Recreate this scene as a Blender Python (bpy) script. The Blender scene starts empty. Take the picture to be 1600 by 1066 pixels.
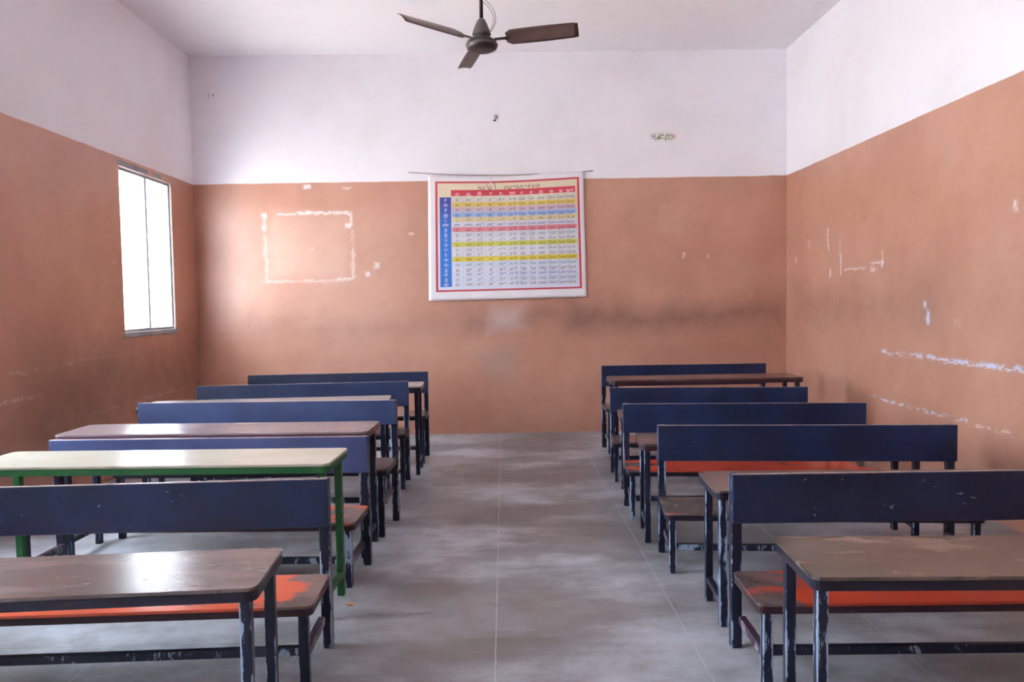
import bpy, bmesh, math, random
from mathutils import Vector, Matrix
random.seed(7)
S = bpy.context.scene
C = S.collection

# ------------------------------------------------------------------ camera
F, CX, CY, EYE = 1230.0, 800.0, 533.0, 1.5            # pixels of a 1600x1066 frame, eye height in metres
VPX, VPY, SLOPE = 787.0, 471.0, -0.0166               # vanishing point of the side walls, tilt of the horizon
def _ray(px, py): return Vector(((px - CX) / F, (py - CY) / F, 1.0))
Yc = _ray(VPX, VPY).normalized()
Zc = Yc.cross(_ray(VPX + 2000, VPY + 2000 * SLOPE)).normalized()
if Zc.y > 0: Zc = -Zc
Xc = Yc.cross(Zc) * -1 if Yc.cross(Zc).x < 0 else Yc.cross(Zc)
R = Matrix((Xc, Yc, Zc))                              # camera (x right, y down, z forward) -> world
cam = bpy.data.cameras.new('camera'); camo = bpy.data.objects.new('camera', cam); C.objects.link(camo)
cam.sensor_width = 36.0; cam.lens = 36.0 * F / 1600.0; cam.clip_start = 0.02
Rb = R @ Matrix(((1, 0, 0), (0, -1, 0), (0, 0, -1)))
camo.matrix_world = Matrix.Translation((0, 0, EYE)) @ Rb.to_4x4()
S.camera = camo

# ------------------------------------------------------------------ light and exposure
world = bpy.data.worlds.new('overcast_sky'); S.world = world; world.use_nodes = True
bg = world.node_tree.nodes['Background']
bg.inputs[0].default_value = (0.74, 0.87, 1.0, 1); bg.inputs[1].default_value = 10.0
sun = bpy.data.lights.new('sun', 'SUN'); sun.energy = 45.0; sun.angle = 0.0093; sun.color = (1.0, 0.97, 0.93)
suno = bpy.data.objects.new('sun', sun); C.objects.link(suno)          # high, from behind the chart wall; it lights the yard, not the room
suno.rotation_euler = Vector((-0.12, -0.55, -1.0)).to_track_quat('-Z', 'Y').to_euler()
S.view_settings.view_transform = 'Standard'; S.view_settings.look = 'None'
S.view_settings.gamma = 1.0; S.view_settings.use_curve_mapping = False
S.view_settings.exposure = 1.86
S.cycles.max_bounces = 12; S.cycles.diffuse_bounces = 9; S.cycles.glossy_bounces = 4
S.cycles.transparent_max_bounces = 12; S.cycles.sample_clamp_indirect = 8.0
S.cycles.use_denoising = True

XL, XR, YB, YF, ZC, T = -3.45, 3.21, 8.92, -1.6, 4.27, 0.30      # inner faces of the room, wall thickness
LINE = 2.862
# openings: left wall windows (y0, y1, z0, z1); front wall (behind the camera) openings (x0, x1, z0, z1)
WIN_L = [(7.20, 8.31, 1.27, 2.78), (3.1, 4.9, 0.95, 2.78), (0.2, 1.6, 0.95, 2.78)]
WIN_F = []
def portal(loc, rot, sx, sy):
    l = bpy.data.lights.new('window_portal', 'AREA'); l.shape = 'RECTANGLE'; l.size = sx; l.size_y = sy
    l.cycles.is_portal = True
    o = bpy.data.objects.new('window_portal', l); o.location = loc; o.rotation_euler = rot; C.objects.link(o)
for y0, y1, z0, z1 in WIN_L:
    portal((XL - T - 0.01, (y0 + y1) / 2, (z0 + z1) / 2), (0, -math.pi / 2, 0), z1 - z0, y1 - y0)
for x0, x1, z0, z1 in WIN_F:
    portal(((x0 + x1) / 2, YF - T - 0.01, (z0 + z1) / 2), (math.pi / 2, 0, 0), x1 - x0, z1 - z0)

# ------------------------------------------------------------------ node helpers
class NT:
    def __init__(s, name):
        s.m = bpy.data.materials.new(name); s.m.use_nodes = True
        s.t = s.m.node_tree; s.b = s.t.nodes['Principled BSDF']
    def n(s, typ, **kw):
        nd = s.t.nodes.new(typ)
        for k, v in kw.items(): setattr(nd, k, v)
        return nd
    def put(s, sock, v):
        if isinstance(v, bpy.types.NodeSocket): s.t.links.new(v, sock)
        elif isinstance(v, (tuple, list)) and sock.type == 'RGBA': sock.default_value = (*v[:3], 1)
        else: sock.default_value = v
    def pos(s): return s.n('ShaderNodeNewGeometry').outputs['Position']
    def obj(s): return s.n('ShaderNodeTexCoord').outputs['Object']
    def rnd(s): return s.n('ShaderNodeObjectInfo').outputs['Random']
    def sep(s, v):
        d = s.n('ShaderNodeSeparateXYZ'); s.put(d.inputs[0], v); return d.outputs
    def com(s, x, y, z):
        d = s.n('ShaderNodeCombineXYZ')
        for i, v in enumerate((x, y, z)): s.put(d.inputs[i], v)
        return d.outputs[0]
    def ma(s, op, a, b=0.0, c=0.0, clamp=False):
        d = s.n('ShaderNodeMath', operation=op); d.use_clamp = clamp
        s.put(d.inputs[0], a); s.put(d.inputs[1], b); s.put(d.inputs[2], c); return d.outputs[0]
    def map(s, v, sc=(1, 1, 1), loc=(0, 0, 0)):
        d = s.n('ShaderNodeMapping'); s.put(d.inputs[0], v)
        d.inputs['Scale'].default_value = sc; s.put(d.inputs['Location'], loc); return d.outputs[0]
    def noise(s, v, scale, detail=4.0, rough=0.6):
        d = s.n('ShaderNodeTexNoise'); s.put(d.inputs['Vector'], v)
        d.inputs['Scale'].default_value = scale; d.inputs['Detail'].default_value = detail
        d.inputs['Roughness'].default_value = rough; return d.outputs[0]
    def step(s, v, a, b, lo=0.0, hi=1.0):                  # smooth ramp of v from a..b to lo..hi
        d = s.n('ShaderNodeMapRange', interpolation_type='SMOOTHSTEP'); s.put(d.inputs['Value'], v)
        for k, q in (('From Min', a), ('From Max', b), ('To Min', lo), ('To Max', hi)): s.put(d.inputs[k], q)
        return d.outputs[0]
    def mix(s, f, a, b):
        d = s.n('ShaderNodeMix', data_type='RGBA'); s.put(d.inputs[0], f)
        s.put(d.inputs[6], a); s.put(d.inputs[7], b); return d.outputs[2]
    def mix_f(s, f, a, b): return s.ma('ADD', s.ma('MULTIPLY', a, s.ma('SUBTRACT', 1.0, f)), s.ma('MULTIPLY', b, f))
    def bump(s, h, strength=0.2, dist=0.01):
        d = s.n('ShaderNodeBump'); s.put(d.inputs['Height'], h)
        d.inputs['Strength'].default_value = strength; d.inputs['Distance'].default_value = dist
        s.put(s.b.inputs['Normal'], d.outputs[0])
    def box(s, a, b, ca, cb, ha, hb, soft, noise=None, amp=0.0):   # soft rectangular mask for stains and painted shade, edge broken by noise
        if noise is not None:
            w = s.ma('MULTIPLY', s.ma('SUBTRACT', noise, 0.5), amp)
            a = s.ma('ADD', a, w); b = s.ma('ADD', b, w)
        da = s.ma('SUBTRACT', s.ma('ABSOLUTE', s.ma('SUBTRACT', a, ca)), ha)
        db = s.ma('SUBTRACT', s.ma('ABSOLUTE', s.ma('SUBTRACT', b, cb)), hb)
        return s.step(s.ma('MAXIMUM', da, db), -soft, soft, 1.0, 0.0)
    def fin(s, color, rough=0.5, spec=0.5, metal=0.0):
        s.put(s.b.inputs['Base Color'], color); s.put(s.b.inputs['Roughness'], rough)
        s.put(s.b.inputs['Specular IOR Level'], spec); s.put(s.b.inputs['Metallic'], metal); return s.m

BROWN1, BROWN2, WHITE = (0.49, 0.228, 0.148), (0.57, 0.292, 0.202), (0.83, 0.80, 0.85)
def wall_mat(name, axis, feats):
    """paint line at LINE, brown distemper below and whitewash above; feats = stains and painted shade in (axis, z) metres on the wall"""
    k = NT(name); p = k.pos(); x, y, z = k.sep(p); a = x if axis == 'x' else y
    big = k.noise(p, 0.9, 5, 0.6); mid = k.noise(p, 5, 5, 0.65); fine = k.noise(p, 38, 4, 0.7)
    n12 = k.noise(p, 17, 3, 0.6)
    brown = k.mix(k.step(big, 0.35, 0.68), BROWN1, BROWN2)
    brown = k.mix(k.ma('MULTIPLY', k.step(mid, 0.5, 0.75), 0.25), brown, (0.40, 0.19, 0.13))
    brown = k.mix(k.ma('MULTIPLY', k.step(k.noise(p, 14, 3, 0.6), 0.69, 0.75), 0.35), brown, (0.22, 0.10, 0.065))
    col = brown
    for kind, ca, cz, ha, hz, soft, colr, amt in feats:
        if kind == 'soft':                                             # grime, rubbed patch or painted shade
            m = k.box(a, z, ca, cz, ha, hz, soft, big, 0.5)
            m = k.ma('MULTIPLY', m, k.step(mid, 0.3, 0.66, 0.7, 1.0))
        elif kind == 'chip':                                           # flaked paint, broken up by noise
            m = k.box(a, z, ca, cz, ha, hz, soft, mid, 0.06)
            m = k.ma('MULTIPLY', m, k.step(k.ma('ADD', k.noise(k.map(p, (2.2, 2.2, 6)), 6, 5, 0.8), k.ma('MULTIPLY', big, 0.3)), 0.635, 0.68))
        else:                                                          # chalk or tape residue
            m = k.box(a, z, ca, cz, ha, hz, soft * 1.4, n12, 0.075)
            m = k.ma('MULTIPLY', m, k.ma('MULTIPLY', k.step(mid, 0.36, 0.52, 0.25, 1.0), k.step(fine, 0.34, 0.52, 0.35, 1.0)))
        col = k.mix(k.ma('MULTIPLY', m, amt), col, colr)
    edge = k.ma('ADD', z, k.ma('MULTIPLY', k.ma('SUBTRACT', k.noise(p, 3, 3), 0.5), 0.02))
    up = k.step(edge, LINE - 0.004, LINE + 0.004)
    white = k.mix(k.step(big, 0.4, 0.7), WHITE, (0.77, 0.735, 0.765))
    white = k.mix(k.ma('MULTIPLY', k.step(k.noise(p, 11, 4, 0.7), 0.70, 0.74), 0.35), white, (0.5, 0.47, 0.5))
    if axis == 'x':                                                    # old sticker scar and two dark nicks
        g = k.ma('MULTIPLY', k.box(a, z, 1.80, 3.315, 0.11, 0.03, 0.03, fine, 0.10), k.step(k.noise(k.map(p, (2, 1, 2)), 16, 3), 0.44, 0.5))
        white = k.mix(k.ma('MULTIPLY', g, 0.95), white, (0.12, 0.20, 0.012))
        white = k.mix(k.box(a, z, 1.935, 3.318, 0.02, 0.02, 0.02), white, (0.50, 0.30, 0.20))
        g = k.box(a, z, -3.245, 3.84, 0.006, 0.03, 0.01); white = k.mix(k.ma('MULTIPLY', g, 0.6), white, (0.2, 0.17, 0.2))
        g = k.box(a, z, -3.195, 3.845, 0.012, 0.012, 0.008); white = k.mix(k.ma('MULTIPLY', g, 0.7), white, (0.2, 0.17, 0.2))
    col = k.mix(up, col, white)
    if axis == 'y': col = k.mix(k.step(x, XL - 0.012, XL - 0.006, 1.0, 0.0), col, WHITE)     # reveals outside the frame are whitewashed
    k.bump(k.ma('ADD', k.ma('MULTIPLY', mid, 1.0), k.ma('MULTIPLY', fine, 0.25)), 0.12, 0.012)
    return k.fin(col, k.mix_f(up, k.ma('MULTIPLY_ADD', mid, 0.12, 0.36), 0.7), 1.0)
CH = (0.86, 0.80, 0.84); BLU = (0.62, 0.68, 0.88); DK = (0.17, 0.075, 0.05)
back_feats = [
    ('soft', 1.95, 1.32, 1.2, 0.11, 0.24, DK, 0.9), ('soft', 0.3, 1.27, 0.7, 0.08, 0.20, DK, 0.65),
    ('soft', -1.7, 1.25, 1.2, 0.08, 0.2, DK, 0.28), ('soft', 0.02, 1.30, 0.14, 0.10, 0.14, (0.62, 0.48, 0.47), 0.75),
    ('soft', -0.1, 0.78, 0.18, 0.16, 0.16, (0.33, 0.25, 0.22), 0.55), ('soft', 2.3, 0.9, 0.8, 0.12, 0.25, DK, 0.25),
    ('soft', -2.18, 2.14, 0.46, 0.34, 0.12, (0.66, 0.42, 0.32), 0.5),
    ('soft', 1.9, 2.40, 0.16, 0.16, 0.04, (0.58, 0.32, 0.22), 0.5),
    ('line', -2.42, 2.52, 0.10, 0.010, 0.01, CH, 0.75), ('line', -2.0, 2.525, 0.30, 0.013, 0.012, CH, 0.9),
    ('line', -1.70, 2.45, 0.012, 0.07, 0.012, CH, 0.85), ('line', -1.73, 2.38, 0.035, 0.02, 0.015, CH, 0.9),
    ('line', -2.67, 2.44, 0.02, 0.09, 0.015, CH, 0.8), ('line', -2.665, 2.1, 0.014, 0.30, 0.015, CH, 0.30),
    ('line', -1.685, 2.06, 0.014, 0.26, 0.014, CH, 0.5), ('line', -2.2, 1.765, 0.47, 0.012, 0.012, CH, 0.35),
    ('line', -1.78, 1.785, 0.09, 0.010, 0.01, CH, 0.7), ('line', -1.42, 1.93, 0.025, 0.03, 0.015, CH, 0.7),
    ('line', -1.53, 1.83, 0.022, 0.02, 0.012, CH, 0.8), ('line', -1.02, 2.28, 0.025, 0.012, 0.01, CH, 0.7),
    ('line', -2.15, 2.12, 0.02, 0.01, 0.01, CH, 0.5), ('line', -2.18, 2.82, 0.035, 0.022, 0.01, CH, 0.9),
    ('line', -1.74, 2.80, 0.05, 0.01, 0.01, CH, 0.6), ('line', 2.05, 1.99, 0.01, 0.03, 0.008, CH, 0.8),
    ('line', 2.32, 1.97, 0.01, 0.02, 0.008, CH, 0.6)]
right_feats = [
    ('soft', 7.2, 1.40, 1.4, 0.14, 0.25, (0.24, 0.11, 0.08), 0.5), ('soft', 5.2, 1.45, 0.9, 0.2, 0.3, (0.33, 0.17, 0.12), 0.35),
    ('chip', 5.65, 1.02, 1.0, 0.018, 0.015, BLU, 0.9), ('chip', 3.9, 1.03, 0.9, 0.015, 0.015, BLU, 0.85),
    ('chip', 6.15, 0.61, 0.75, 0.015, 0.012, BLU, 0.9), ('chip', 4.4, 0.6, 1.0, 0.012, 0.015, CH, 0.6),
    ('line', 5.97, 1.42, 0.02, 0.02, 0.012, BLU, 0.9), ('line', 5.93, 1.33, 0.02, 0.05, 0.012, BLU, 0.9),
    ('line', 5.55, 1.30, 0.03, 0.02, 0.015, BLU, 0.6),
    ('line', 7.2, 1.745, 0.22, 0.007, 0.006, CH, 0.8), ('line', 7.48, 1.80, 0.012, 0.10, 0.008, CH, 0.9),
    ('line', 7.5, 1.95, 0.008, 0.14, 0.008, CH, 0.4), ('line', 6.75, 1.78, 0.12, 0.008, 0.008, CH, 0.8),
    ('line', 6.66, 1.80, 0.016, 0.07, 0.01, CH, 0.9), ('line', 6.82, 1.72, 0.05, 0.02, 0.012, CH, 0.6),
    ('line', 7.72, 1.72, 0.02, 0.04, 0.012, CH, 0.8), ('line', 7.78, 2.10, 0.014, 0.07, 0.01, CH, 0.9),
    ('line', 7.76, 1.98, 0.014, 0.03, 0.01, CH, 0.8), ('line', 8.25, 2.04, 0.014, 0.04, 0.01, CH, 0.8),
    ('line', 8.62, 1.90, 0.014, 0.03, 0.01, CH, 0.8), ('line', 8.98, 1.76, 0.01, 0.03, 0.01, CH, 0.7),
    ('line', 4.92, 2.05, 0.02, 0.035, 0.012, CH, 0.8), ('line', 7.0, 2.18, 0.04, 0.02, 0.02, (0.3, 0.15, 0.08), 0.6)]
left_feats = [
    ('chip', 5.9, 1.05, 0.4, 0.012, 0.015, CH, 0.5), ('chip', 6.8, 1.08, 0.5, 0.008, 0.012, CH, 0.3),
    ('chip', 5.5, 0.86, 0.4, 0.012, 0.015, CH, 0.6), ('chip', 6.9, 0.62, 1.0, 0.008, 0.012, CH, 0.4),
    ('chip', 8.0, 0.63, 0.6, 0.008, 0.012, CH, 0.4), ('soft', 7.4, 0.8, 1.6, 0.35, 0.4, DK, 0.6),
    ('soft', 5.6, 0.6, 1.2, 0.4, 0.5, DK, 0.55), ('line', 7.05, 1.9, 0.02, 0.01, 0.01, CH, 0.4)]  # soft patches: dirt plus painted shade that darkens the lower left wall
M = {}
M['wall_back'] = wall_mat('back_wall_distemper', 'x', back_feats)
M['wall_right'] = wall_mat('right_wall_distemper', 'y', right_feats)
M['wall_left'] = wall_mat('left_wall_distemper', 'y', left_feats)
M['wall_front'] = wall_mat('front_wall_distemper', 'y', [])
def plain(name, col, rough=0.5, spec=0.4, metal=0.0, var=0.12, scale=6):
    k = NT(name); n = k.noise(k.obj(), scale, 4, 0.6)
    c2 = tuple(max(0.0, c * (1 - 2 * var)) for c in col)
    return k.fin(k.mix(k.step(n, 0.35, 0.7), col, c2), rough, spec, metal)
def ceiling_mat():
    k = NT('ceiling_whitewash'); p = k.pos(); n = k.noise(p, 0.8, 5, 0.6)
    c = k.mix(k.step(n, 0.4, 0.7), (0.84, 0.81, 0.84), (0.80, 0.775, 0.81))
    k.bump(k.noise(p, 6, 4), 0.08, 0.01)
    return k.fin(c, 0.7, 0.25)
M['ceiling'] = ceiling_mat()
def floor_mat():
    k = NT('worn_cement'); p = k.pos(); x, y, z = k.sep(p)
    big = k.noise(k.map(p, (0.6, 1.0, 1)), 1.15, 6, 0.60); mid = k.noise(p, 4.5, 6, 0.65); fine = k.noise(p, 45, 4, 0.7)
    c = k.mix(k.step(big, 0.40, 0.60), (0.46, 0.48, 0.53), (0.195, 0.19, 0.20))
    c = k.mix(k.ma('MULTIPLY', k.step(mid, 0.42, 0.70), 0.5), c, (0.18, 0.157, 0.15))
    c = k.mix(k.ma('MULTIPLY', k.step(fine, 0.4, 0.75), 0.18), c, (0.46, 0.46, 0.50))
    aisle = k.step(k.ma('ABSOLUTE', k.ma('SUBTRACT', x, 0.1)), 0.35, 1.1, 1.0, 0.0)      # walked-in dirt along the aisle
    c = k.mix(k.ma('MULTIPLY', aisle, k.step(k.noise(k.map(p, (0.5, 1.3, 1), (3, 1, 0)), 1.3, 5, 0.6), 0.40, 0.56, 0.0, 0.7)), c, (0.155, 0.127, 0.115))
    k.bump(k.ma('ADD', mid, k.ma('MULTIPLY', fine, 0.3)), 0.10, 0.006)
    return k.fin(c, k.ma('MULTIPLY_ADD', mid, 0.2, 0.30), 0.5)
M['floor'] = floor_mat()
M['joint'] = plain('pale_joint', (0.62, 0.62, 0.64), 0.8, 0.2)
def enamel(name, col, chip, amt, rough=0.32, half=0.019):
    """gloss enamel on square tube; chipped along the arrises, where both cross-section coordinates are large"""
    k = NT(name); o = k.obj(); x, y, z = k.sep(o); r = k.rnd()
    sh = k.com(k.ma('MULTIPLY', r, 9.0), k.ma('MULTIPLY', r, 5.0), k.ma('MULTIPLY', r, 31.0))
    v = k.map(o, (14, 14, 5), sh)
    n1 = k.noise(v, 1.0, 6, 0.72); n2 = k.noise(v, 3.5, 4, 0.6)
    edge = k.step(k.ma('MAXIMUM', k.ma('ABSOLUTE', x), k.ma('ABSOLUTE', y)), half * 0.55, half * 1.02)
    corner = k.step(k.ma('MINIMUM', k.ma('ABSOLUTE', x), k.ma('ABSOLUTE', y)), half * 0.45, half * 0.98)
    m = k.step(k.ma('ADD', n1, k.ma('MULTIPLY', corner, 0.16)), 0.70 - 0.12 * amt, 0.735 - 0.12 * amt)
    base = k.mix(k.ma('MULTIPLY', k.step(n2, 0.45, 0.7), 0.5), col, tuple(c * 1.8 + 0.006 for c in col))
    c = k.mix(k.ma('MULTIPLY', m, 0.85), base, chip)
    return k.fin(c, k.ma('MULTIPLY_ADD', m, 0.3, rough), 0.4)
M['navy'] = enamel('navy_enamel', (0.008, 0.010, 0.027), (0.30, 0.38, 0.52), 0.45)
M['navy_chipped'] = enamel('navy_enamel_chipped', (0.008, 0.010, 0.028), (0.34, 0.44, 0.60), 1.1)
M['navy_clean'] = enamel('navy_enamel_sound', (0.014, 0.016, 0.038), (0.14, 0.15, 0.22), 0.1)
M['green'] = enamel('green_enamel', (0.012, 0.085, 0.025), (0.15, 0.20, 0.14), 0.3)
M['plum'] = enamel('plum_enamel', (0.040, 0.016, 0.034), (0.36, 0.30, 0.36), 0.6)
def panel_mat(name, col, light, scr):
    k = NT(name); o = k.obj(); r = k.rnd()
    sh = k.com(k.ma('MULTIPLY', r, 17.0), 0.0, k.ma('MULTIPLY', r, 7.0)); v = k.map(o, (1, 1, 1), sh)
    n = k.noise(v, 2.2, 5, 0.6)
    c = k.mix(k.step(n, 0.35, 0.7), col, light)
    w = k.noise(v, 9, 3, 0.6)
    s1 = k.step(k.noise(k.map(v, (22, 9, 48)), 1.0, 3, 0.7), 0.72 - 0.02 * scr, 0.735 - 0.02 * scr)
    s2 = k.step(k.noise(k.map(v, (46, 9, 26), (4, 2, 1)), 1.0, 3, 0.7), 0.72 - 0.02 * scr, 0.735 - 0.02 * scr)
    m = k.ma('MULTIPLY', k.ma('MAXIMUM', s1, s2), k.step(w, 0.44, 0.58))
    c = k.mix(k.ma('MULTIPLY', m, 0.6), c, (0.40, 0.42, 0.52))
    nz = k.sep(k.n('ShaderNodeNewGeometry').outputs['Normal'])[2]        # top edge rubbed down to the wood
    c = k.mix(k.ma('MULTIPLY', k.step(nz, 0.6, 0.9), k.step(w, 0.35, 0.5, 0.45, 0.95)), c, (0.36, 0.25, 0.22))
    k.bump(k.noise(v, 30, 3), 0.05, 0.003)
    return k.fin(c, k.ma('MULTIPLY_ADD', n, 0.12, 0.285), 0.5)
M['panel'] = panel_mat('navy_backrest_paint', (0.006, 0.011, 0.038), (0.010, 0.023, 0.082), 0.6)
M['panel_scratched'] = panel_mat('navy_backrest_paint_scratched', (0.005, 0.009, 0.030), (0.009, 0.020, 0.068), 2.4)
M['panel_mid'] = panel_mat('blue_backrest_paint', (0.015, 0.026, 0.075), (0.024, 0.041, 0.112), 0.5)
M['panel_pale'] = panel_mat('faded_blue_backrest_paint', (0.035, 0.048, 0.125), (0.050, 0.068, 0.17), 0.4)
def top_mat(name, a, b, patch, pamt, rough=0.24, spec=0.85):
    k = NT(name); o = k.obj(); r = k.rnd()
    sh = k.com(k.ma('MULTIPLY', r, 23.0), k.ma('MULTIPLY', r, 11.0), 0.0)
    v = k.map(o, (1, 2.2, 1), sh); n = k.noise(v, 2.4, 6, 0.66); g = k.noise(k.map(v, (2, 40, 1)), 1.0, 3, 0.6)
    q = k.noise(k.map(v, (0.9, 1.2, 1), (2, 3, 0)), 2.6, 5, 0.62)
    c = k.mix(k.step(n, 0.36, 0.66), a, b)
    c = k.mix(k.ma('MULTIPLY', k.step(g, 0.45, 0.7), 0.22), c, tuple(x * 0.55 for x in a))
    c = k.mix(k.ma('MULTIPLY', k.step(q, 0.50, 0.62), pamt), c, patch)
    d = k.step(k.noise(k.map(v, (5, 16, 1), (1, 7, 0)), 1.2, 4, 0.7), 0.66, 0.71)
    c = k.mix(k.ma('MULTIPLY', d, 0.6), c, tuple(x * 0.25 for x in b))
    k.bump(n, 0.04, 0.004)
    return k.fin(c, k.ma('MULTIPLY_ADD', n, 0.05, rough - 0.016), spec)
M['top_brown'] = top_mat('worn_brown_top', (0.135, 0.095, 0.088), (0.085, 0.058, 0.055), (0.19, 0.135, 0.13), 0.5)
M['top_stained'] = top_mat('stained_olive_top', (0.115, 0.088, 0.070), (0.045, 0.037, 0.026), (0.23, 0.155, 0.125), 0.75, 0.24)
M['top_cream'] = top_mat('cream_laminate', (0.43, 0.40, 0.335), (0.38, 0.355, 0.29), (0.42, 0.365, 0.30), 0.4, 0.24)
M['top_pink'] = top_mat('pinkish_laminate', (0.23, 0.175, 0.185), (0.17, 0.125, 0.13), (0.28, 0.20, 0.20), 0.5, 0.24)
M['top_pale'] = top_mat('pale_laminate', (0.42, 0.37, 0.36), (0.35, 0.31, 0.30), (0.40, 0.33, 0.30), 0.4, 0.24)
M['top_maroon'] = top_mat('dark_maroon_top', (0.14, 0.075, 0.072), (0.09, 0.05, 0.05), (0.20, 0.13, 0.12), 0.5, 0.24)
def seat_mat(name, base, base2, red, ramt, lo, hi):
    k = NT(name); o = k.obj(); x, y, z = k.sep(o); r = k.rnd()
    v = k.map(o, (1, 1, 1), k.com(k.ma('MULTIPLY', r, 13.0), k.ma('MULTIPLY', r, 4.0), 0.0))
    n = k.noise(v, 3, 5, 0.62); n2 = k.noise(k.map(v, (1, 1.6, 1)), 2.4, 4, 0.6)
    end = k.step(k.ma('ABSOLUTE', x), lo, hi, 1.0, 0.0)                # the red paint survives away from the ends
    m = k.ma('MULTIPLY', k.step(k.ma('ADD', n2, k.ma('MULTIPLY', end, 0.22)), 0.52, 0.62), ramt)
    c = k.mix(k.step(n, 0.38, 0.64), base, base2)
    c = k.mix(m, c, red)
    return k.fin(c, k.ma('MULTIPLY_ADD', n, 0.08, 0.20), 0.6)
M['seat_red'] = seat_mat('worn_red_seat', (0.15, 0.105, 0.10), (0.075, 0.045, 0.045), (0.50, 0.055, 0.022), 0.95, 0.55, 0.85)
M['seat_orange'] = seat_mat('worn_orange_seat', (0.22, 0.14, 0.12), (0.13, 0.085, 0.085), (0.74, 0.12, 0.055), 0.9, 0.50, 0.86)
M['seat_dull'] = seat_mat('worn_dull_seat', (0.17, 0.125, 0.11), (0.10, 0.075, 0.07), (0.26, 0.12, 0.09), 0.35, 0.3, 0.7)
M['seat_brown'] = seat_mat('worn_brown_seat', (0.19, 0.13, 0.11), (0.11, 0.08, 0.075), (0.50, 0.12, 0.08), 0.45, 0.3, 0.7)
def rim_mat(name, col, worn):
    k = NT(name); o = k.obj(); n = k.noise(k.map(o, (6, 6, 20)), 1.5, 5, 0.7)
    c = k.mix(k.step(n, 0.60, 0.66), col, worn)
    return k.fin(c, 0.36, 0.45)
M['rim_navy'] = rim_mat('navy_edge', (0.011, 0.009, 0.022), (0.060, 0.025, 0.03))
M['rim_maroon'] = rim_mat('maroon_edge', (0.038, 0.012, 0.019), (0.11, 0.06, 0.07))
M['rim_green'] = rim_mat('green_edge', (0.014, 0.105, 0.028), (0.085, 0.05, 0.04))
M['rim_red'] = rim_mat('red_chipped_edge', (0.080, 0.030, 0.055), (0.50, 0.07, 0.03))
M['fan_brown'] = plain('brown_fan_enamel', (0.10, 0.055, 0.047), 0.34, 0.5, 0.0, 0.2, 14)
M['fan_dark'] = plain('dark_fan_enamel', (0.028, 0.013, 0.012), 0.40, 0.5, 0.0, 0.2, 14)
M['fan_grey'] = plain('dusty_grey_metal', (0.085, 0.068, 0.064), 0.45, 0.5, 0.0, 0.2, 20)
M['wire'] = plain('grey_flex', (0.25, 0.21, 0.20), 0.5)
M['steel'] = plain('grey_painted_steel', (0.30, 0.32, 0.33), 0.5, 0.4)
M['stone'] = plain('grey_sill_cement', (0.34, 0.36, 0.38), 0.7, 0.3)
M['added_shutter'] = plain('added_shutter_paint', (0.72, 0.74, 0.76), 0.5, 0.3)
M['pvc'] = plain('white_pvc', (0.78, 0.75, 0.74), 0.4, 0.4)
M['hole'] = plain('dark_bore', (0.012, 0.008, 0.008), 0.8, 0.1)
M['ground'] = plain('pale_dry_earth', (0.48, 0.46, 0.43), 0.9, 0.1, 0, 0.1, 0.4)
def glass_mat():
    k = NT('window_glass'); t = k.n('ShaderNodeBsdfTransparent'); g = k.n('ShaderNodeBsdfGlossy')
    t.inputs[0].default_value = (0.97, 0.98, 0.98, 1); g.inputs['Roughness'].default_value = 0.02
    mx = k.n('ShaderNodeMixShader'); mx.inputs[0].default_value = 0.06
    k.t.links.new(t.outputs[0], mx.inputs[1]); k.t.links.new(g.outputs[0], mx.inputs[2])
    k.t.links.new(mx.outputs[0], k.t.nodes['Material Output'].inputs[0]); return k.m
M['glass'] = glass_mat()

# ------------------------------------------------------------------ mesh helpers
def obj(name, bm, mat, parent=None, loc=(0, 0, 0), smooth=False):
    me = bpy.data.meshes.new(name); bm.to_mesh(me); bm.free()
    if smooth:
        for p in me.polygons: p.use_smooth = True
    me.materials.append(mat)
    o = bpy.data.objects.new(name, me); o.location = loc; C.objects.link(o)
    if parent: o.parent = parent
    return o
def tag(o, label, cat, group=None):
    o['label'] = label; o['category'] = cat
    if group: o['group'] = group
    return o
def struct(o): o['kind'] = 'structure'; return o
def box_bm(a, b, bev=0.0, bm=None):
    bm2 = bmesh.new(); bmesh.ops.create_cube(bm2, size=1.0)
    for v in bm2.verts:
        v.co = Vector([(a[i] + b[i]) / 2 + v.co[i] * (b[i] - a[i]) for i in range(3)])
    if bev: bmesh.ops.bevel(bm2, geom=bm2.edges[:], offset=bev, segments=1, affect='EDGES')
    if bm is None: return bm2
    me = bpy.data.meshes.new('t'); bm2.to_mesh(me); bm2.free(); bm.from_mesh(me); bpy.data.meshes.remove(me); return bm
def cbox(sx, sy, sz, bev=0.0): return box_bm((-sx / 2, -sy / 2, -sz / 2), (sx / 2, sy / 2, sz / 2), bev)
def rounded_plate(w, d, z0, z1, r, bev=0.003, seg=4):
    bm = bmesh.new(); pts = []
    for cx, cy, a0 in ((w / 2 - r, d / 2 - r, 0), (-w / 2 + r, d / 2 - r, 90), (-w / 2 + r, -d / 2 + r, 180), (w / 2 - r, -d / 2 + r, 270)):
        for i in range(seg + 1):
            a = math.radians(a0 + 90 * i / seg); pts.append((cx + r * math.cos(a), cy + r * math.sin(a)))
    lo = [bm.verts.new((x, y, z0)) for x, y in pts]; hi = [bm.verts.new((x, y, z1)) for x, y in pts]
    bm.faces.new(hi); bm.faces.new(lo[::-1]); n = len(pts)
    for i in range(n): bm.faces.new((lo[i], lo[(i + 1) % n], hi[(i + 1) % n], hi[i]))
    if bev:
        es = [e for e in bm.edges if abs(e.verts[0].co.z - e.verts[1].co.z) < 1e-6]
        bmesh.ops.bevel(bm, geom=es, offset=bev, segments=2, affect='EDGES')
    return bm
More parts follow.
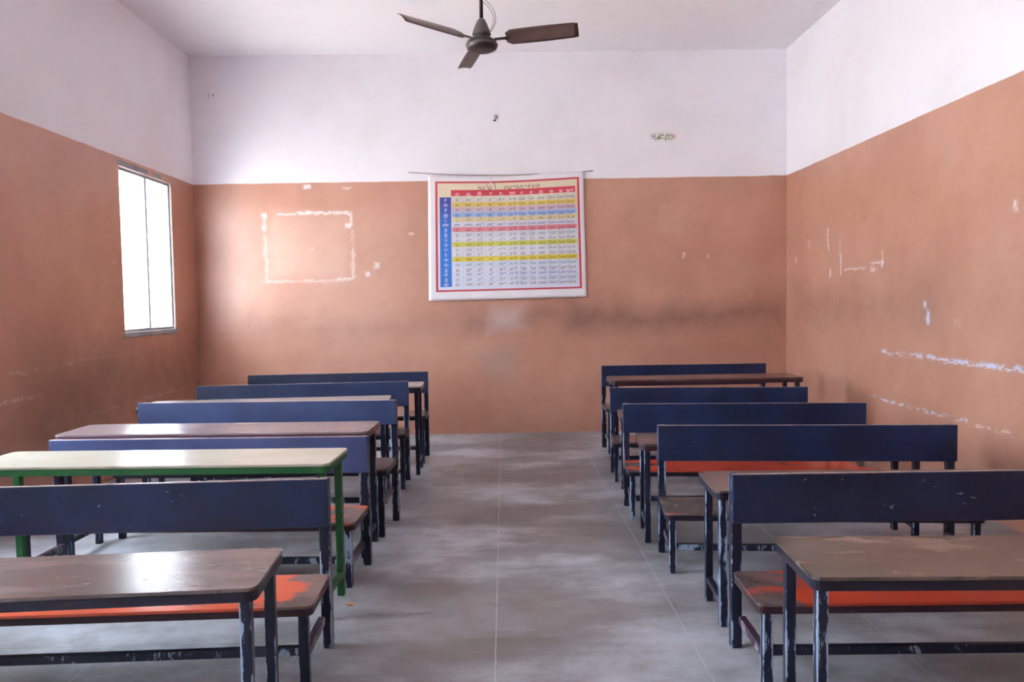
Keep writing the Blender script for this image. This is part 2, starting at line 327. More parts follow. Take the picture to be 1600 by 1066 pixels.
def lathe(prof, seg=28):
    bm = bmesh.new(); rings = []
    for r, z in prof:
        rings.append([bm.verts.new((r * math.cos(2 * math.pi * i / seg), r * math.sin(2 * math.pi * i / seg), z)) for i in range(seg)])
    for a, b in zip(rings, rings[1:]):
        for i in range(seg): bm.faces.new((a[i], a[(i + 1) % seg], b[(i + 1) % seg], b[i]))
    bm.faces.new(rings[0][::-1]); bm.faces.new(rings[-1])
    bmesh.ops.recalc_face_normals(bm, faces=bm.faces); return bm
def tube(pts, r, seg=8):
    bm = bmesh.new(); rings = []; pts = [Vector(p) for p in pts]
    for i, p in enumerate(pts):
        d = (pts[min(i + 1, len(pts) - 1)] - pts[max(i - 1, 0)]).normalized()
        u = d.orthogonal().normalized() if i == 0 else (u - d * u.dot(d)).normalized()
        w = d.cross(u)
        rings.append([bm.verts.new(p + (u * math.cos(2 * math.pi * j / seg) + w * math.sin(2 * math.pi * j / seg)) * r) for j in range(seg)])
    for a, b in zip(rings, rings[1:]):
        for j in range(seg): bm.faces.new((a[j], a[(j + 1) % seg], b[(j + 1) % seg], b[j]))
    bm.faces.new(rings[0][::-1]); bm.faces.new(rings[-1])
    bmesh.ops.recalc_face_normals(bm, faces=bm.faces); return bm

# ------------------------------------------------------------------ the room
def holed_wall(name, fixed, t, u0, u1, z0, z1, holes, along):
    """wall panel between u0..u1 with rectangular holes, thickness t away from the room"""
    bm = bmesh.new()
    us = sorted({u0, u1, *[h[0] for h in holes], *[h[1] for h in holes]})
    zs = sorted({z0, z1, *[h[2] for h in holes], *[h[3] for h in holes]})
    vs = {}
    def v(u, z, d):
        k = (u, z, d)
        if k not in vs: vs[k] = bm.verts.new((fixed + d, u, z) if along == 'y' else (u, fixed + d, z))
        return vs[k]
    def solid(i, j):
        if not (0 <= i < len(us) - 1 and 0 <= j < len(zs) - 1): return False
        uc, zc = (us[i] + us[i + 1]) / 2, (zs[j] + zs[j + 1]) / 2
        return not any(h[0] < uc < h[1] and h[2] < zc < h[3] for h in holes)
    for i in range(len(us) - 1):
        for j in range(len(zs) - 1):
            if not solid(i, j): continue
            a, b, c, d = us[i], us[i + 1], zs[j], zs[j + 1]
            bm.faces.new((v(a, c, 0), v(b, c, 0), v(b, d, 0), v(a, d, 0)))
            bm.faces.new((v(a, c, t), v(a, d, t), v(b, d, t), v(b, c, t)))
            if not solid(i - 1, j): bm.faces.new((v(a, c, 0), v(a, d, 0), v(a, d, t), v(a, c, t)))
            if not solid(i + 1, j): bm.faces.new((v(b, c, 0), v(b, c, t), v(b, d, t), v(b, d, 0)))
            if not solid(i, j - 1): bm.faces.new((v(a, c, 0), v(a, c, t), v(b, c, t), v(b, c, 0)))
            if not solid(i, j + 1): bm.faces.new((v(a, d, 0), v(b, d, 0), v(b, d, t), v(a, d, t)))
    bmesh.ops.recalc_face_normals(bm, faces=bm.faces)
    return struct(obj(name, bm, M[name]))
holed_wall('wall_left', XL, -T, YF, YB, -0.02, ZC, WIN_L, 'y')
holed_wall('wall_right', XR, T, YF, YB, -0.02, ZC, [], 'y')
holed_wall('wall_back', YB, T, XL - T, XR + T, -0.02, ZC, [], 'x')
holed_wall('wall_front', YF, -T, XL - T, XR + T, -0.02, ZC, WIN_F, 'x')
struct(obj('ceiling', box_bm((XL - T, YF - T, ZC), (XR + T, YB + T, ZC + 0.2)), M['ceiling']))
fl = struct(obj('floor', box_bm((XL - T, YF - T, -0.14), (XR + T, YB + T, -0.0008)), M['joint']))
# cement bays, cast side by side with pale joints between them
xs = [XL] + [x for x in [-0.06 - 0.857 * i for i in range(3, 0, -1)] + [-0.06, 0.797, 1.656, 2.51]] + [XR]
ys = [YF] + [-0.10, 1.67, 3.44, 5.21, 6.98] + [YB]
for i in range(len(xs) - 1):
    for j in range(len(ys) - 1):
        g = 0.0017
        s = obj('slab', box_bm((xs[i] + (g if i else 0), ys[j] + (0.0008 if j else 0), -0.03), (xs[i + 1] - (g if i < len(xs) - 2 else 0), ys[j + 1] - (0.0008 if j < len(ys) - 2 else 0), 0.0), 0.0004), M['floor'], fl)
struct(obj('ground', box_bm((-40, -40, -0.5), (40, 40, -0.15)), M['ground']))

def window(name, u0, u1, z0, z1, side):
    """steel frame with a centre post, two panes, cement sill and lintel strip, and two unseen shutters added outside to shade the wall corner"""
    e = bpy.data.objects.new(name, None); C.objects.link(e); struct(e)
    def bx(nm, a, b, mat, bev=0.002):
        if side == 'L':   # a,b = (u, depth outwards, z)
            A, B = (XL - b[1], a[0], a[2]), (XL - a[1], b[0], b[2])
        else: A, B = (a[0], YF - b[1], a[2]), (b[0], YF - a[1], b[2])
        return obj(nm, box_bm(A, B, bev), mat, e)
    w = 0.028; um = (u0 + u1) / 2
    for a, b in (((u0, 0.02, z0), (u0 + w, 0.06, z1)), ((u1 - w, 0.02, z0), (u1, 0.06, z1)),
                 ((u0 + w, 0.02, z1 - w), (u1 - w, 0.06, z1)), ((u0 + w, 0.02, z0), (u1 - w, 0.06, z0 + w))):
        bx('frame_bar', a, b, M['steel'])
    bx('mullion', (um - 0.016, 0.015, z0 + w), (um + 0.016, 0.065, z1 - w), M['steel'])
    bx('pane', (u0 + w, 0.038, z0 + w), (um - 0.016, 0.042, z1 - w), M['glass'], 0)
    bx('pane', (um + 0.016, 0.038, z0 + w), (u1 - w, 0.042, z1 - w), M['glass'], 0)
    bx('sill', (u0 - 0.02, -0.012, z0 - 0.045), (u1 + 0.02, -0.001, z0), M['stone'], 0.003)
    bx('lintel_strip', (u0 - 0.01, -0.008, z1 + 0.002), (um + 0.02, -0.001, z1 + 0.05), M['stone'], 0.002)
    bx('lintel_strip', (um + 0.14, -0.008, z1 + 0.006), (um + 0.32, -0.001, z1 + 0.045), M['stone'], 0.002)
    for s, u in ((-1, u0), (1, u1)):
        lo = (u - 0.022, T + 0.005, z0 + 0.01) if s < 0 else (u, T + 0.005, z0 + 0.01)
        sh = bx('added_shutter', lo, (lo[0] + 0.022, T + 0.005 + (u1 - u0) / 2, z1 - 0.01), M['added_shutter'])  # unseen shutters, added to shade the corner of the back wall
    return e
for i, q in enumerate(WIN_L): window('window_%d' % (i + 1), *q, 'L')
for i, q in enumerate(WIN_F): window('window_%d' % (i + 4), *q, 'F')

# ------------------------------------------------------------------ desks and benches
def root(name, x, y, yaw, label, cat, group):
    e = bpy.data.objects.new(name, None); e.location = (x, y, 0); e.rotation_euler = (0, 0, math.radians(yaw))
    e.empty_display_size = 0.2; C.objects.link(e); tag(e, label, cat, group); return e
ECACHE = {}
def shared(key, name, build, mat, parent, loc):
    """link an object, sharing mesh data between alike pieces"""
    k = (key, mat.name)
    if k not in ECACHE: o = obj(name, build(), mat, parent, loc); ECACHE[k] = o.data; return o
    o = bpy.data.objects.new(name, ECACHE[k]); o.location = loc; C.objects.link(o); o.parent = parent; return o
def desk(side, x, y, yaw, h, label, top='top_brown', rim='rim_navy', leg='navy', W=1.74, D=0.41, group=None, sp=0.31, chips=None):
    """(x, y) = the aisle-side corner of the rear edge of the top; local x runs along the top, local -y towards the camera"""
    sgn = 1 if side == 'R' else -1; ca, sa = math.cos(math.radians(yaw)), math.sin(math.radians(yaw))
    ox, oy = sgn * W / 2, -D / 2
    e = root('school_desk', x + ca * ox - sa * oy, y + sa * ox + ca * oy, yaw, label, 'desk', group)
    obj('writing_surface', rounded_plate(W, D, -0.006, 0.006, 0.035, 0.002), M[top], e, (0, 0, h - 0.006))
    obj('edge_band', rounded_plate(W - 0.004, D - 0.004, -0.016, 0.016, 0.034, 0.002), M[rim], e, (0, 0, h - 0.0285))
    t = 0.036; L = h - 0.0445; ix, iy = W / 2 - 0.045, sp / 2
    for i, (sx, sy) in enumerate(((-1, -1), (1, -1), (-1, 1), (1, 1))):
        m = M[chips] if (chips and sx == -sgn and sy == -1) else M[leg]
        lg = shared(('leg', t, round(L, 3)), 'leg', lambda: cbox(t, t, L, 0.0025), m, e, (sx * ix, sy * iy, L / 2))
        if m is not M[leg]: lg['label'] = 'leg with paint chipped off its edges'
    for sx in (-1, 1):
        o = shared(('foot_rail', t, sp), 'side_rail', lambda: cbox(0.028, sp - t, 0.03, 0.002), M[leg], e, (sx * ix, 0, 0.11))
    return e
def bench(side, x, y, yaw, h, sh, label, W=1.74, panel='panel', seat='seat_brown', rim='rim_navy', leg='navy', dep=0.35, ph=0.21, rail=0.145, group=None, chips=None):
    """(x, y) = floor point under the aisle-side end of the backrest; the seat lies towards the camera"""
    sgn = 1 if side == 'R' else -1; ca, sa = math.cos(math.radians(yaw)), math.sin(math.radians(yaw))
    e = root('school_bench', x + ca * sgn * W / 2, y + sa * sgn * W / 2, yaw, label, 'bench', group)
    t, tf = 0.045, 0.038; ix = W / 2 - t / 2; fx = W / 2 - 0.045
    obj('backrest', cbox(W, 0.022, ph, 0.003), M[panel], e, (0, -t / 2 - 0.0115, h - ph / 2))
    D = dep + 0.02; sy = -t / 2 - D / 2 + 0.0
    obj('seat', rounded_plate(W - 2 * 0.002, D, -0.006, 0.006, 0.030, 0.002), M[seat], e, (0, sy, sh - 0.006))
    obj('seat_edge', rounded_plate(W - 0.008, D - 0.004, -0.014, 0.014, 0.029, 0.002), M[rim], e, (0, sy, sh - 0.0265))
    fy = -t / 2 - D + 0.035; Lf = sh - 0.0405
    for sx in (-1, 1):
        shared(('post', t, h), 'rear_post', lambda: cbox(t, t, h - 0.004, 0.003), M[leg], e, (sx * ix, 0, (h - 0.004) / 2))
        m = M[chips] if (chips and sx == -sgn) else M[leg]
        lg = shared(('fleg', tf, round(Lf, 3)), 'front_leg', lambda: cbox(tf, tf, Lf, 0.0025), m, e, (sx * fx, fy, Lf / 2))
        if m is not M[leg]: lg['label'] = 'front leg with pale chipped paint'
        ln = -fy - t / 2 - tf / 2
        shared(('srail', round(ln, 3)), 'side_rail', lambda: cbox(0.03, ln, 0.036, 0.002), M['plum'], e, (sx * fx, (fy + tf / 2 - t / 2) / 2, rail - 0.02))
    shared(('frail', W), 'front_rail', lambda: cbox(2 * fx - tf, 0.028, 0.034, 0.002), M[leg], e, (0, fy, rail))
    return e
GL, GR = 'desks in the row by the window', 'desks in the row by the right wall'
BL_, BR_ = 'benches in the row by the window', 'benches in the row by the right wall'
# row by the window wall, nearest first
desk('L', -0.803, 2.80, 3.5, 0.63, 'low dark desk with scuffed brown top and chipped corner leg, foremost left of the aisle', 'top_brown', 'rim_navy', 'navy', chips='navy_chipped', group=GL)
bench('L', -0.772, 3.394, 1.9, 0.752, 0.332, 'dark navy bench with orange worn seat behind the foremost left desk', W=1.75, panel='panel', seat='seat_orange', rim='rim_maroon', leg='navy', group=BL_)
desk('L', -0.815, 4.05, -2.1, 0.757, 'green framed school desk with cream top left of the aisle', 'top_cream', 'rim_green', 'green', group=GL, W=1.76)
bench('L', -0.785, 4.472, -2.1, 0.750, 0.35, 'faded blue bench just behind the green framed desk', W=1.83, panel='panel_pale', seat='seat_orange', rim='rim_maroon', leg='navy', group=BL_, chips='navy_chipped')
desk('L', -0.79, 4.96, -2.2, 0.757, 'desk with pinkish brown top and red chip on its front edge, left of the aisle', 'top_pink', 'rim_red', 'navy', group=GL, W=1.86, chips='navy_chipped')
bench('L', -0.745, 5.385, -2.5, 0.841, 0.442, 'tall navy bench with brown seat, behind the desk with a red chip', W=1.79, panel='panel_mid', seat='seat_dull', rim='rim_navy', leg='navy', ph=0.168, dep=0.375, rail=0.24, group=BL_)
desk('L', -0.90, 6.225, 3.8, 0.772, 'desk showing only a pale cream top between two tall navy backrests', 'top_pale', 'rim_navy', 'navy', group=GL, W=1.82)
bench('L', -0.815, 6.624, 4.0, 0.845, 0.452, 'tall navy bench, second from the back wall in the row by the window', W=1.73, panel='panel_mid', seat='seat_dull', group=BL_, dep=0.315)
desk('L', -0.735, 7.17, 1.5, 0.780, 'rearmost desk in the row by the window, mostly hidden by a bench back', 'top_pale', 'rim_navy', 'navy', group=GL, W=1.76, sp=0.30)
bench('L', -0.752, 7.672, 2.6, 0.832, 0.448, 'rearmost navy bench in the row by the window, nearest the back wall', W=1.72, panel='panel_mid', seat='seat_dull', group=BL_)
# row by the right wall, nearest first
desk('R', 0.960, 2.81, -2.4, 0.63, 'dark desk with stained olive brown top, foremost right of the aisle', 'top_stained', 'rim_navy', 'navy', chips='navy_chipped', group=GR, D=0.425)
bench('R', 0.950, 3.309, -1.2, 0.757, 0.338, 'scratched navy bench with bright red seat behind the stained desk', W=1.78, panel='panel_scratched', seat='seat_red', rim='rim_maroon', group=BR_, chips='navy_chipped')
desk('R', 0.952, 3.885, -3.0, 0.637, 'narrow strip of brown desk showing left of the scratched navy backrest', 'top_brown', 'rim_navy', 'navy', chips='navy_chipped', group=GR)
bench('R', 0.893, 4.597, -5.8, 0.762, 0.336, 'navy bench with pale chipped front leg, second from the front on the right', W=1.67, panel='panel', seat='seat_brown', rim='rim_navy', group=BR_, chips='navy_chipped')
desk('R', 0.850, 5.14, -5.0, 0.622, 'low brown desk showing beside the third navy bench on the right', 'top_brown', 'rim_maroon', 'navy', group=GR, W=1.68)
bench('R', 0.848, 5.658, -5.5, 0.750, 0.342, 'navy bench right of the aisle, third from the front', W=1.69, panel='panel', seat='seat_red', rim='rim_navy', group=BR_, chips='navy_chipped')
desk('R', 0.885, 6.21, -5.0, 0.630, 'low desk almost hidden behind the third bench on the right', 'top_brown', 'rim_navy', 'navy', group=GR, W=1.66)
bench('R', 0.907, 6.771, -7.3, 0.744, 0.330, 'low navy bench in front of the maroon topped desk on the right', W=1.64, panel='panel', seat='seat_brown', group=BR_, rail=0.2)
desk('R', 0.950, 7.385, 0.0, 0.780, 'dark maroon topped desk standing out past the bench behind it, far right', 'top_maroon', 'rim_maroon', 'navy', group=GR, W=1.72, D=0.42)
bench('R', 0.976, 7.938, -1.2, 0.836, 0.452, 'rearmost navy bench in the row by the right wall', W=1.65, panel='panel', seat='seat_brown', group=BR_, dep=0.33)

# ------------------------------------------------------------------ ceiling fan
FX, FY, FZ = -0.104, 4.746, 3.02
fan = bpy.data.objects.new('ceiling_fan', None); fan.location = (FX, FY, FZ); C.objects.link(fan)
tag(fan, 'brown three bladed ceiling fan hanging on a long rod over the aisle', 'ceiling fan')
obj('down_rod', lathe([(0.0115, 0.10), (0.0115, ZC - FZ)], 16), M['fan_dark'], fan, smooth=True)
obj('ceiling_canopy', lathe([(0.018, 0.0), (0.05, 0.05), (0.062, 0.10), (0.062, 0.11)], 28), M['fan_brown'], fan, (0, 0, ZC - FZ - 0.112), smooth=True)
obj('rod_cover', lathe([(0.054, 0.055), (0.056, 0.060), (0.052, 0.075), (0.036, 0.115), (0.024, 0.142), (0.013, 0.152)], 28), M['fan_grey'], fan, smooth=True)
obj('shank', lathe([(0.017, 0.030), (0.017, 0.10)], 16), M['fan_grey'], fan, smooth=True)
obj('motor', lathe([(0.03, 0.040), (0.062, 0.034), (0.086, 0.018), (0.093, 0.002), (0.093, -0.012), (0.088, -0.024), (0.072, -0.034), (0.05, -0.038), (0.02, -0.039)], 36), M['fan_dark'], fan, smooth=True)
obj('trim_ring', lathe([(0.0925, -0.012), (0.0955, -0.008), (0.0955, 0.0), (0.0925, 0.004)], 36), M['fan_grey'], fan, smooth=True)
def blade_bm():
    bm = bmesh.new(); N = 14; rows = []
    for i in range(N + 1):
        s = i / N; x = 0.150 + 0.43 * s
        w = 0.047 + 0.003 * math.sin(math.pi * s)
        if s < 0.06: w *= 0.62 + 0.38 * (s / 0.06)
        if i == N: w *= 0.90
        tw = -math.radians(36 - 3 * s); row = []
        for j in range(7):
            q = -1 + 2 * j / 6; yy = q * w; cam_ = 0.006 * (1 - q * q)
            row.append((x + (-0.003 * q if i == N else 0), yy * math.cos(tw) - cam_ * math.sin(tw), yy * math.sin(tw) + cam_ * math.cos(tw)))
        rows.append(row)
    for dz in (0.0, -0.0025):
        vs = [[bm.verts.new((p[0], p[1], p[2] + dz)) for p in row] for row in rows]
        if dz == 0.0: top = vs
        for a, b in zip(vs, vs[1:]):
            for j in range(6):
                f = (a[j], b[j], b[j + 1], a[j + 1]); bm.faces.new(f if dz == 0 else f[::-1])
    ring_t = [r[0] for r in top] + top[-1][1:] + [r[-1] for r in top[-2::-1]] + top[0][-2:0:-1]
    ring_b = [r[0] for r in vs] + vs[-1][1:] + [r[-1] for r in vs[-2::-1]] + vs[0][-2:0:-1]
    n = len(ring_t)
    for i in range(n): bm.faces.new((ring_t[i], ring_t[(i + 1) % n], ring_b[(i + 1) % n], ring_b[i]))
    bmesh.ops.recalc_face_normals(bm, faces=bm.faces); return bm
def bracket_bm():
    bm = box_bm((0.080, -0.016, -0.007), (0.165, 0.016, -0.002), 0.0015)
    for sx, sy in ((0.15, 0.010), (0.15, -0.010)):
        b2 = lathe([(0.005, -0.012), (0.006, -0.009), (0.006, -0.004)], 8)
        bmesh.ops.translate(b2, verts=b2.verts, vec=(sx, sy, 0))
        me = bpy.data.meshes.new('t'); b2.to_mesh(me); b2.free(); bm.from_mesh(me); bpy.data.meshes.remove(me)
    return bm
bl = br = None
for a in (-16, 103, 223):
    if bl is None:
        b = obj('blade', blade_bm(), M['fan_brown'], fan, smooth=True); bl = b.data
        k = obj('blade_bracket', bracket_bm(), M['fan_dark'], b); br = k.data
    else:
        b = bpy.data.objects.new('blade', bl); C.objects.link(b); b.parent = fan
        k = bpy.data.objects.new('blade_bracket', br); C.objects.link(k); k.parent = b
    b.rotation_euler = (math.radians({-16: -4, 103: 27, 223: -8}[a]), 0, math.radians(a)); b.location = (0, 0, 0.028)    # the old blades are bent to different pitches
pts = []
for i in range(17):
    s = i / 16; pts.append((0.012 + 0.055 * math.sin(math.pi * s) ** 0.8 + 0.035 * (1 - s), -0.02, 0.062 + 0.20 * s))
obj('power_cord', tube(pts, 0.0022, 6), M['wire'], fan, smooth=True)
pts = [(0.014 + 0.045 * math.sin(math.pi * i / 14) + 0.028 * (1 - i / 14), -0.01, 0.066 + 0.18 * i / 14) for i in range(15)]
obj('power_cord', tube(pts, 0.0018, 6), M['wire'], fan, smooth=True)

# ------------------------------------------------------------------ the wall chart
ch = bpy.data.objects.new('wall_chart', None); ch.location = (0.05, YB, 2.93); C.objects.link(ch)
tag(ch, 'Tamil alphabet chart with red border hanging on the back wall', 'wall chart')
TL, TR, BL, BR = (-0.822, 2.915), (0.915, 2.945), (-0.842, 1.520), (0.938, 1.537)
def SF(u, v, off=0.0):
    """point on the hanging sheet, u across, v down, off = how far in front of it (chart's local space)"""
    x = (TL[0] * (1 - u) + TR[0] * u) * (1 - v) + (BL[0] * (1 - u) + BR[0] * u) * v
    z = (TL[1] * (1 - u) + TR[1] * u) * (1 - v) + (BL[1] * (1 - u) + BR[1] * u) * v
    z -= 0.022 * math.sin(math.pi * u) * (1 - v) ** 2
    d = 0.022 + 0.016 * v + 0.006 * math.sin(9 * u + 2.5 * v) * (1 - 0.5 * v) + 0.010 * math.exp(-((v - 0.05) / 0.04) ** 2) * math.sin(math.pi * u)
    d += 0.010 * math.exp(-((u - 0.0) / 0.05) ** 2) * (1 - v) - 0.012 * math.exp(-((u - 0.40) / 0.05) ** 2 - ((v - 0.04) / 0.05) ** 2)
    d += 0.004 * math.sin(5 * v + 7 * u * v)
    return Vector((x - ch.location.x, -d - off, z - ch.location.z))
def patch(u0, u1, v0, v1, off, bm, nu=None, nv=None):
    nu = nu or max(2, int((u1 - u0) * 40)); nv = nv or max(1, int((v1 - v0) * 36))
    g = [[bm.verts.new(SF(u0 + (u1 - u0) * i / nu, v0 + (v1 - v0) * j / nv, off)) for i in range(nu + 1)] for j in range(nv + 1)]
    for j in range(nv):
        for i in range(nu): bm.faces.new((g[j][i], g[j + 1][i], g[j + 1][i + 1], g[j][i + 1]))
    return bm
def sheet_mat():
    k = NT('printed_flex_sheet'); x, y, z = k.sep(k.obj()); n = k.noise(k.obj(), 3, 3)
    c = k.mix(k.step(n, 0.4, 0.7), (0.80, 0.76, 0.80), (0.76, 0.72, 0.74)); return k.fin(c, 0.35, 0.4)
def flat(name, col, rough=0.4): return plain(name, col, rough, 0.4, 0, 0.04, 4)
bm = patch(0, 1, 0, 1, 0.0, bmesh.new(), 48, 40)
sheet = obj('sheet', bm, sheet_mat(), ch, smooth=True)
sm = sheet.modifiers.new('thickness', 'SOLIDIFY'); sm.thickness = 0.001; sm.offset = -1
K = {'cream': (0.74, 0.63, 0.44), 'red': (0.62, 0.045, 0.06), 'blue': (0.035, 0.12, 0.52), 'navy': (0.05, 0.065, 0.33)}
def gradient_ground():
    k = NT('printed_ground'); x, y, z = k.sep(k.obj())
    c = k.mix(k.step(z, -1.0, -0.10), (0.70, 0.72, 0.84), (0.75, 0.64, 0.46)); return k.fin(c, 0.35, 0.4)
def index_blue():
    k = NT('printed_index_blue'); x, y, z = k.sep(k.obj())
    return k.fin(k.mix(k.step(z, -0.75, -0.2), (0.045, 0.20, 0.66), (0.055, 0.06, 0.34)), 0.35, 0.4)
e1 = 0.0006
obj('printed_ground', patch(0.055, 0.965, 0.052, 0.925, e1, bmesh.new(), 44, 36), gradient_ground(), ch, smooth=True)
bm = bmesh.new()
for q in ((0.046, 0.060, 0.045, 0.932), (0.958, 0.972, 0.045, 0.932), (0.046, 0.972, 0.045, 0.060), (0.046, 0.972, 0.918, 0.932)):
    patch(*q, 2 * e1, bm, max(1, int((q[1] - q[0]) * 48)), max(1, int((q[3] - q[2]) * 40)))
obj('border', bm, flat('printed_red', (0.60, 0.07, 0.09)), ch)
HEAD = [0.184, 0.258, 0.329, 0.403, 0.471, 0.541, 0.602, 0.663, 0.725, 0.791, 0.852, 0.911]
obj('header_band', patch(0.146, 0.945, 0.114, 0.162, 2 * e1, bmesh.new(), 36, 2), flat('printed_header_red', (0.66, 0.06, 0.09)), ch)
obj('index_column', patch(0.074, 0.147, 0.172, 0.893, 2 * e1, bmesh.new(), 3, 28), index_blue(), ch)
R0, RH = 0.172, 0.721 / 18
RC = [(0.70, 0.66, 0.58), (0.80, 0.60, 0.16), (0.66, 0.47, 0.58), (0.36, 0.50, 0.78), (0.74, 0.62, 0.36), (0.70, 0.68, 0.80), (0.76, 0.26, 0.30),
      (0.68, 0.68, 0.72), (0.74, 0.72, 0.78), (0.66, 0.66, 0.12), (0.74, 0.73, 0.80), (0.74, 0.73, 0.78), (0.82, 0.66, 0.08),
      (0.66, 0.70, 0.84), (0.72, 0.73, 0.84), (0.70, 0.72, 0.84), (0.68, 0.71, 0.82), (0.72, 0.73, 0.84)]
for i, c in enumerate(RC):
    obj('row_band', patch(0.152, 0.950, R0 + RH * i + 0.0015, R0 + RH * (i + 1) - 0.0015, 2 * e1, bmesh.new(), 36, 1), flat('printed_row', c), ch)
bm = bmesh.new()
for i in range(13):
    u = 0.152 if i == 0 else (0.950 if i == 12 else (HEAD[i - 1] + HEAD[i]) / 2); patch(u - 0.0007, u + 0.0007, R0, R0 + 18 * RH, 3 * e1, bm, 1, 28)
for j in range(19):
    v = R0 + RH * j; patch(0.152, 0.950, v - 0.0008, v + 0.0008, 3 * e1, bm, 36, 1)
obj('grid_lines', bm, flat('printed_grid', (0.52, 0.50, 0.56)), ch)
# lettering: one glyph outline per character, then laid on the sheet
GC = {}
def glyph(chx):
    if chx in GC: return GC[chx]
    if chx == 'ஆ':                                     # its outline overlaps itself and will not fill: the first vowel plus its hanging loop
        v0, f0, w0 = glyph('அ'); vs, fs = list(v0), list(f0); n = len(vs); cx, cy = w0 - 0.02, -0.10
        for i in range(16):
            t = 2 * math.pi * i / 16
            vs += [(cx + 0.17 * math.cos(t), cy + 0.16 * math.sin(t)), (cx + 0.10 * math.cos(t), cy + 0.09 * math.sin(t))]
        for i in range(16):
            p, q = n + 2 * i, n + 2 * ((i + 1) % 16); fs.append((p, q, q + 1, p + 1))
        GC[chx] = (vs, fs, w0 + 0.15); return GC[chx]
    cu = bpy.data.curves.new('glyph', 'FONT'); cu.body = chx; cu.size = 1.0; cu.resolution_u = 2
    o = bpy.data.objects.new('glyph', cu); C.objects.link(o); bpy.context.view_layer.update()
    me = o.to_mesh(); vs = [(v.co.x, v.co.y) for v in me.vertices]; fs = [tuple(p.vertices) for p in me.polygons]
    o.to_mesh_clear(); bpy.data.objects.remove(o); bpy.data.curves.remove(cu)
    x0 = min((v[0] for v in vs), default=0.0); x1 = max((v[0] for v in vs), default=0.3)
    GC[chx] = ([(x - x0, y) for x, y in vs], fs, x1 - x0); return GC[chx]
SW, SH = 1.75, 1.39
def write(bm, text, uc, vbase, size, bold=1.0, maxw=None):
    """text as a row of glyphs centred on uc; '*' puts the pulli dot over the glyph before it"""
    gs = []; x = 0.0
    for c in text:
        if c == ' ': x += 0.55; continue
        if c == '*': gs.append(('dot', gs[-1][1] + gs[-1][2][2] / 2, None) if gs else ('dot', 0, None)); continue
        g = glyph(c); gs.append((c, x, g)); x += g[2] + 0.07
    w = (x - 0.07) * size; sx = size
    if maxw and w > maxw: sx = size * maxw / w; w = maxw
    for c, gx, g in gs:
        if c == 'dot':
            r = 0.085; vs = [(gx + r * math.cos(a * 0.785), 0.74 + r * math.sin(a * 0.785)) for a in range(8)]; fs = [tuple(range(8))]
        else: vs, fs = [(gx + px, py) for px, py in g[0]], g[1]
        bv = [bm.verts.new(SF(uc + (px * sx - w / 2) / SW, vbase - py * size / SH, 5 * e1)) for px, py in vs]
        for f in fs:
            try: bm.faces.new([bv[i] for i in f])
            except ValueError: pass
VOW = 'அஆஇஈஉஊஎஏஐஒஓஔ'
CON = 'கஙசஞடணதநபமயரலவழளறன'
SIGN = ['{}', '{}ா', '{}ி', '{}ீ', '{}ு', '{}ூ', 'ெ{}', 'ே{}', 'ை{}', 'ெ{}ா', 'ே{}ா', 'ெ{}ள']
bm = bmesh.new(); write(bm, 'தமிழ*', 0.365, 0.109, 0.056); write(bm, 'எழுத*துக*கள*', 0.605, 0.109, 0.056)
obj('title_lettering', bm, flat('printed_title_ink', (0.14, 0.06, 0.02)), ch)['kind'] = 'stuff'
bm = bmesh.new()
for u, c in zip(HEAD, VOW): write(bm, c, u, 0.155, 0.046, maxw=0.11)
for i, c in enumerate(CON): write(bm, c + '*', 0.112, R0 + RH * (i + 0.82), 0.046, maxw=0.10)
obj('white_lettering', bm, flat('printed_white', (0.85, 0.80, 0.84)), ch)['kind'] = 'stuff'
INK = {'dark': (0.10, 0.085, 0.13), 'blue': (0.05, 0.09, 0.36), 'brown': (0.22, 0.13, 0.03), 'red': (0.30, 0.05, 0.08), 'teal': (0.07, 0.20, 0.28)}
ROWINK = ['dark', 'brown', 'dark', 'blue', 'brown', 'dark', 'red', 'teal', 'dark', 'brown', 'dark', 'dark', 'brown', 'teal', 'dark', 'blue', 'teal', 'dark']
for ink, colr in INK.items():
    bm = bmesh.new()
    for i, c in enumerate(CON):
        if ROWINK[i] != ink: continue
        for u, sg in zip(HEAD, SIGN): write(bm, sg.format(c), u, R0 + RH * (i + 0.82), 0.043, maxw=0.098)
    o = obj('cell_lettering', bm, flat('printed_ink_' + ink, colr), ch); o['kind'] = 'stuff'
def rod_z(x): return 2.958 + (x + 1.045) * (-0.012 / 2.07) - 0.040 * (1 - ((x - 0.0) / 1.045) ** 2)
pts = [(x - ch.location.x, -0.020, rod_z(x) - ch.location.z) for x in [-1.045 + 2.071 * i / 30 for i in range(31)]]
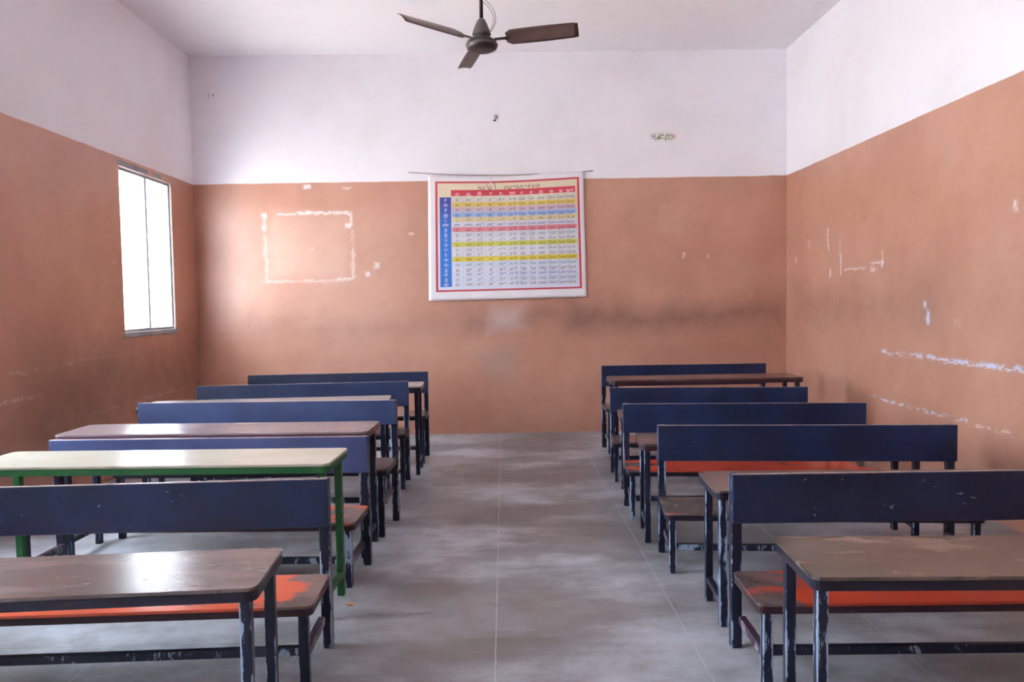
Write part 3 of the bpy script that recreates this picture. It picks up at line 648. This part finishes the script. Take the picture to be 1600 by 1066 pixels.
obj('hanging_rod', tube(pts, 0.0055, 8), plain('bamboo_rod', (0.42, 0.34, 0.30), 0.5), ch, smooth=True)
pts = [(-0.115 - ch.location.x + 0.012 * math.sin(i), -0.045 + 0.001 * i, rod_z(-0.1) - ch.location.z - 0.005 - 0.014 * i) for i in range(8)]
obj('tie_string', tube(pts, 0.004, 6), M['pvc'], ch, smooth=True)
pts = [(-0.095 - ch.location.x + 0.006 * i, -0.040, -0.10 - 0.012 * i + 0.02 * math.sin(i)) for i in range(6)]
obj('tie_string', tube(pts, 0.003, 6), M['fan_dark'], ch, smooth=True)

# ------------------------------------------------------------------ small things
pp = bpy.data.objects.new('pipe_stub', None); pp.location = (-0.057, YB, 3.55); C.objects.link(pp)
tag(pp, 'short white pipe stub poking out of the wall above the chart', 'pipe')
d = Vector((-0.01, -0.055, -0.035))
obj('pipe', tube([(0, 0, 0.02), tuple(d * 0.5 + Vector((0, 0, 0.012))), tuple(d)], 0.019, 16), M['pvc'], pp, smooth=True)
b2 = tube([tuple(d * 0.98), tuple(d * 1.02)], 0.0155, 16); obj('bore', b2, M['hole'], pp)
def scrap_bm():
    bm = bmesh.new(); n = 10; c = bm.verts.new((0, 0, 0.006))
    rim = [bm.verts.new((0.022 * (1 + 0.25 * math.sin(3 * i)) * math.cos(2 * math.pi * i / n), 0.014 * (1 + 0.2 * math.cos(2 * i)) * math.sin(2 * math.pi * i / n), 0.001 + 0.004 * (i % 3))) for i in range(n)]
    for i in range(n): bm.faces.new((c, rim[i], rim[(i + 1) % n]))
    low = [bm.verts.new((v.co.x * 0.9, v.co.y * 0.9, 0.0)) for v in rim]
    for i in range(n): bm.faces.new((rim[i], low[i], low[(i + 1) % n], rim[(i + 1) % n]))
    bm.faces.new(low[::-1]); bmesh.ops.recalc_face_normals(bm, faces=bm.faces); return bm
tag(obj('dry_petal', scrap_bm(), plain('orange_scrap', (0.55, 0.25, 0.08), 0.7), None, (-0.79, 3.86, 0.0)), 'small orange scrap lying on the floor beside the green framed desk', 'scrap')
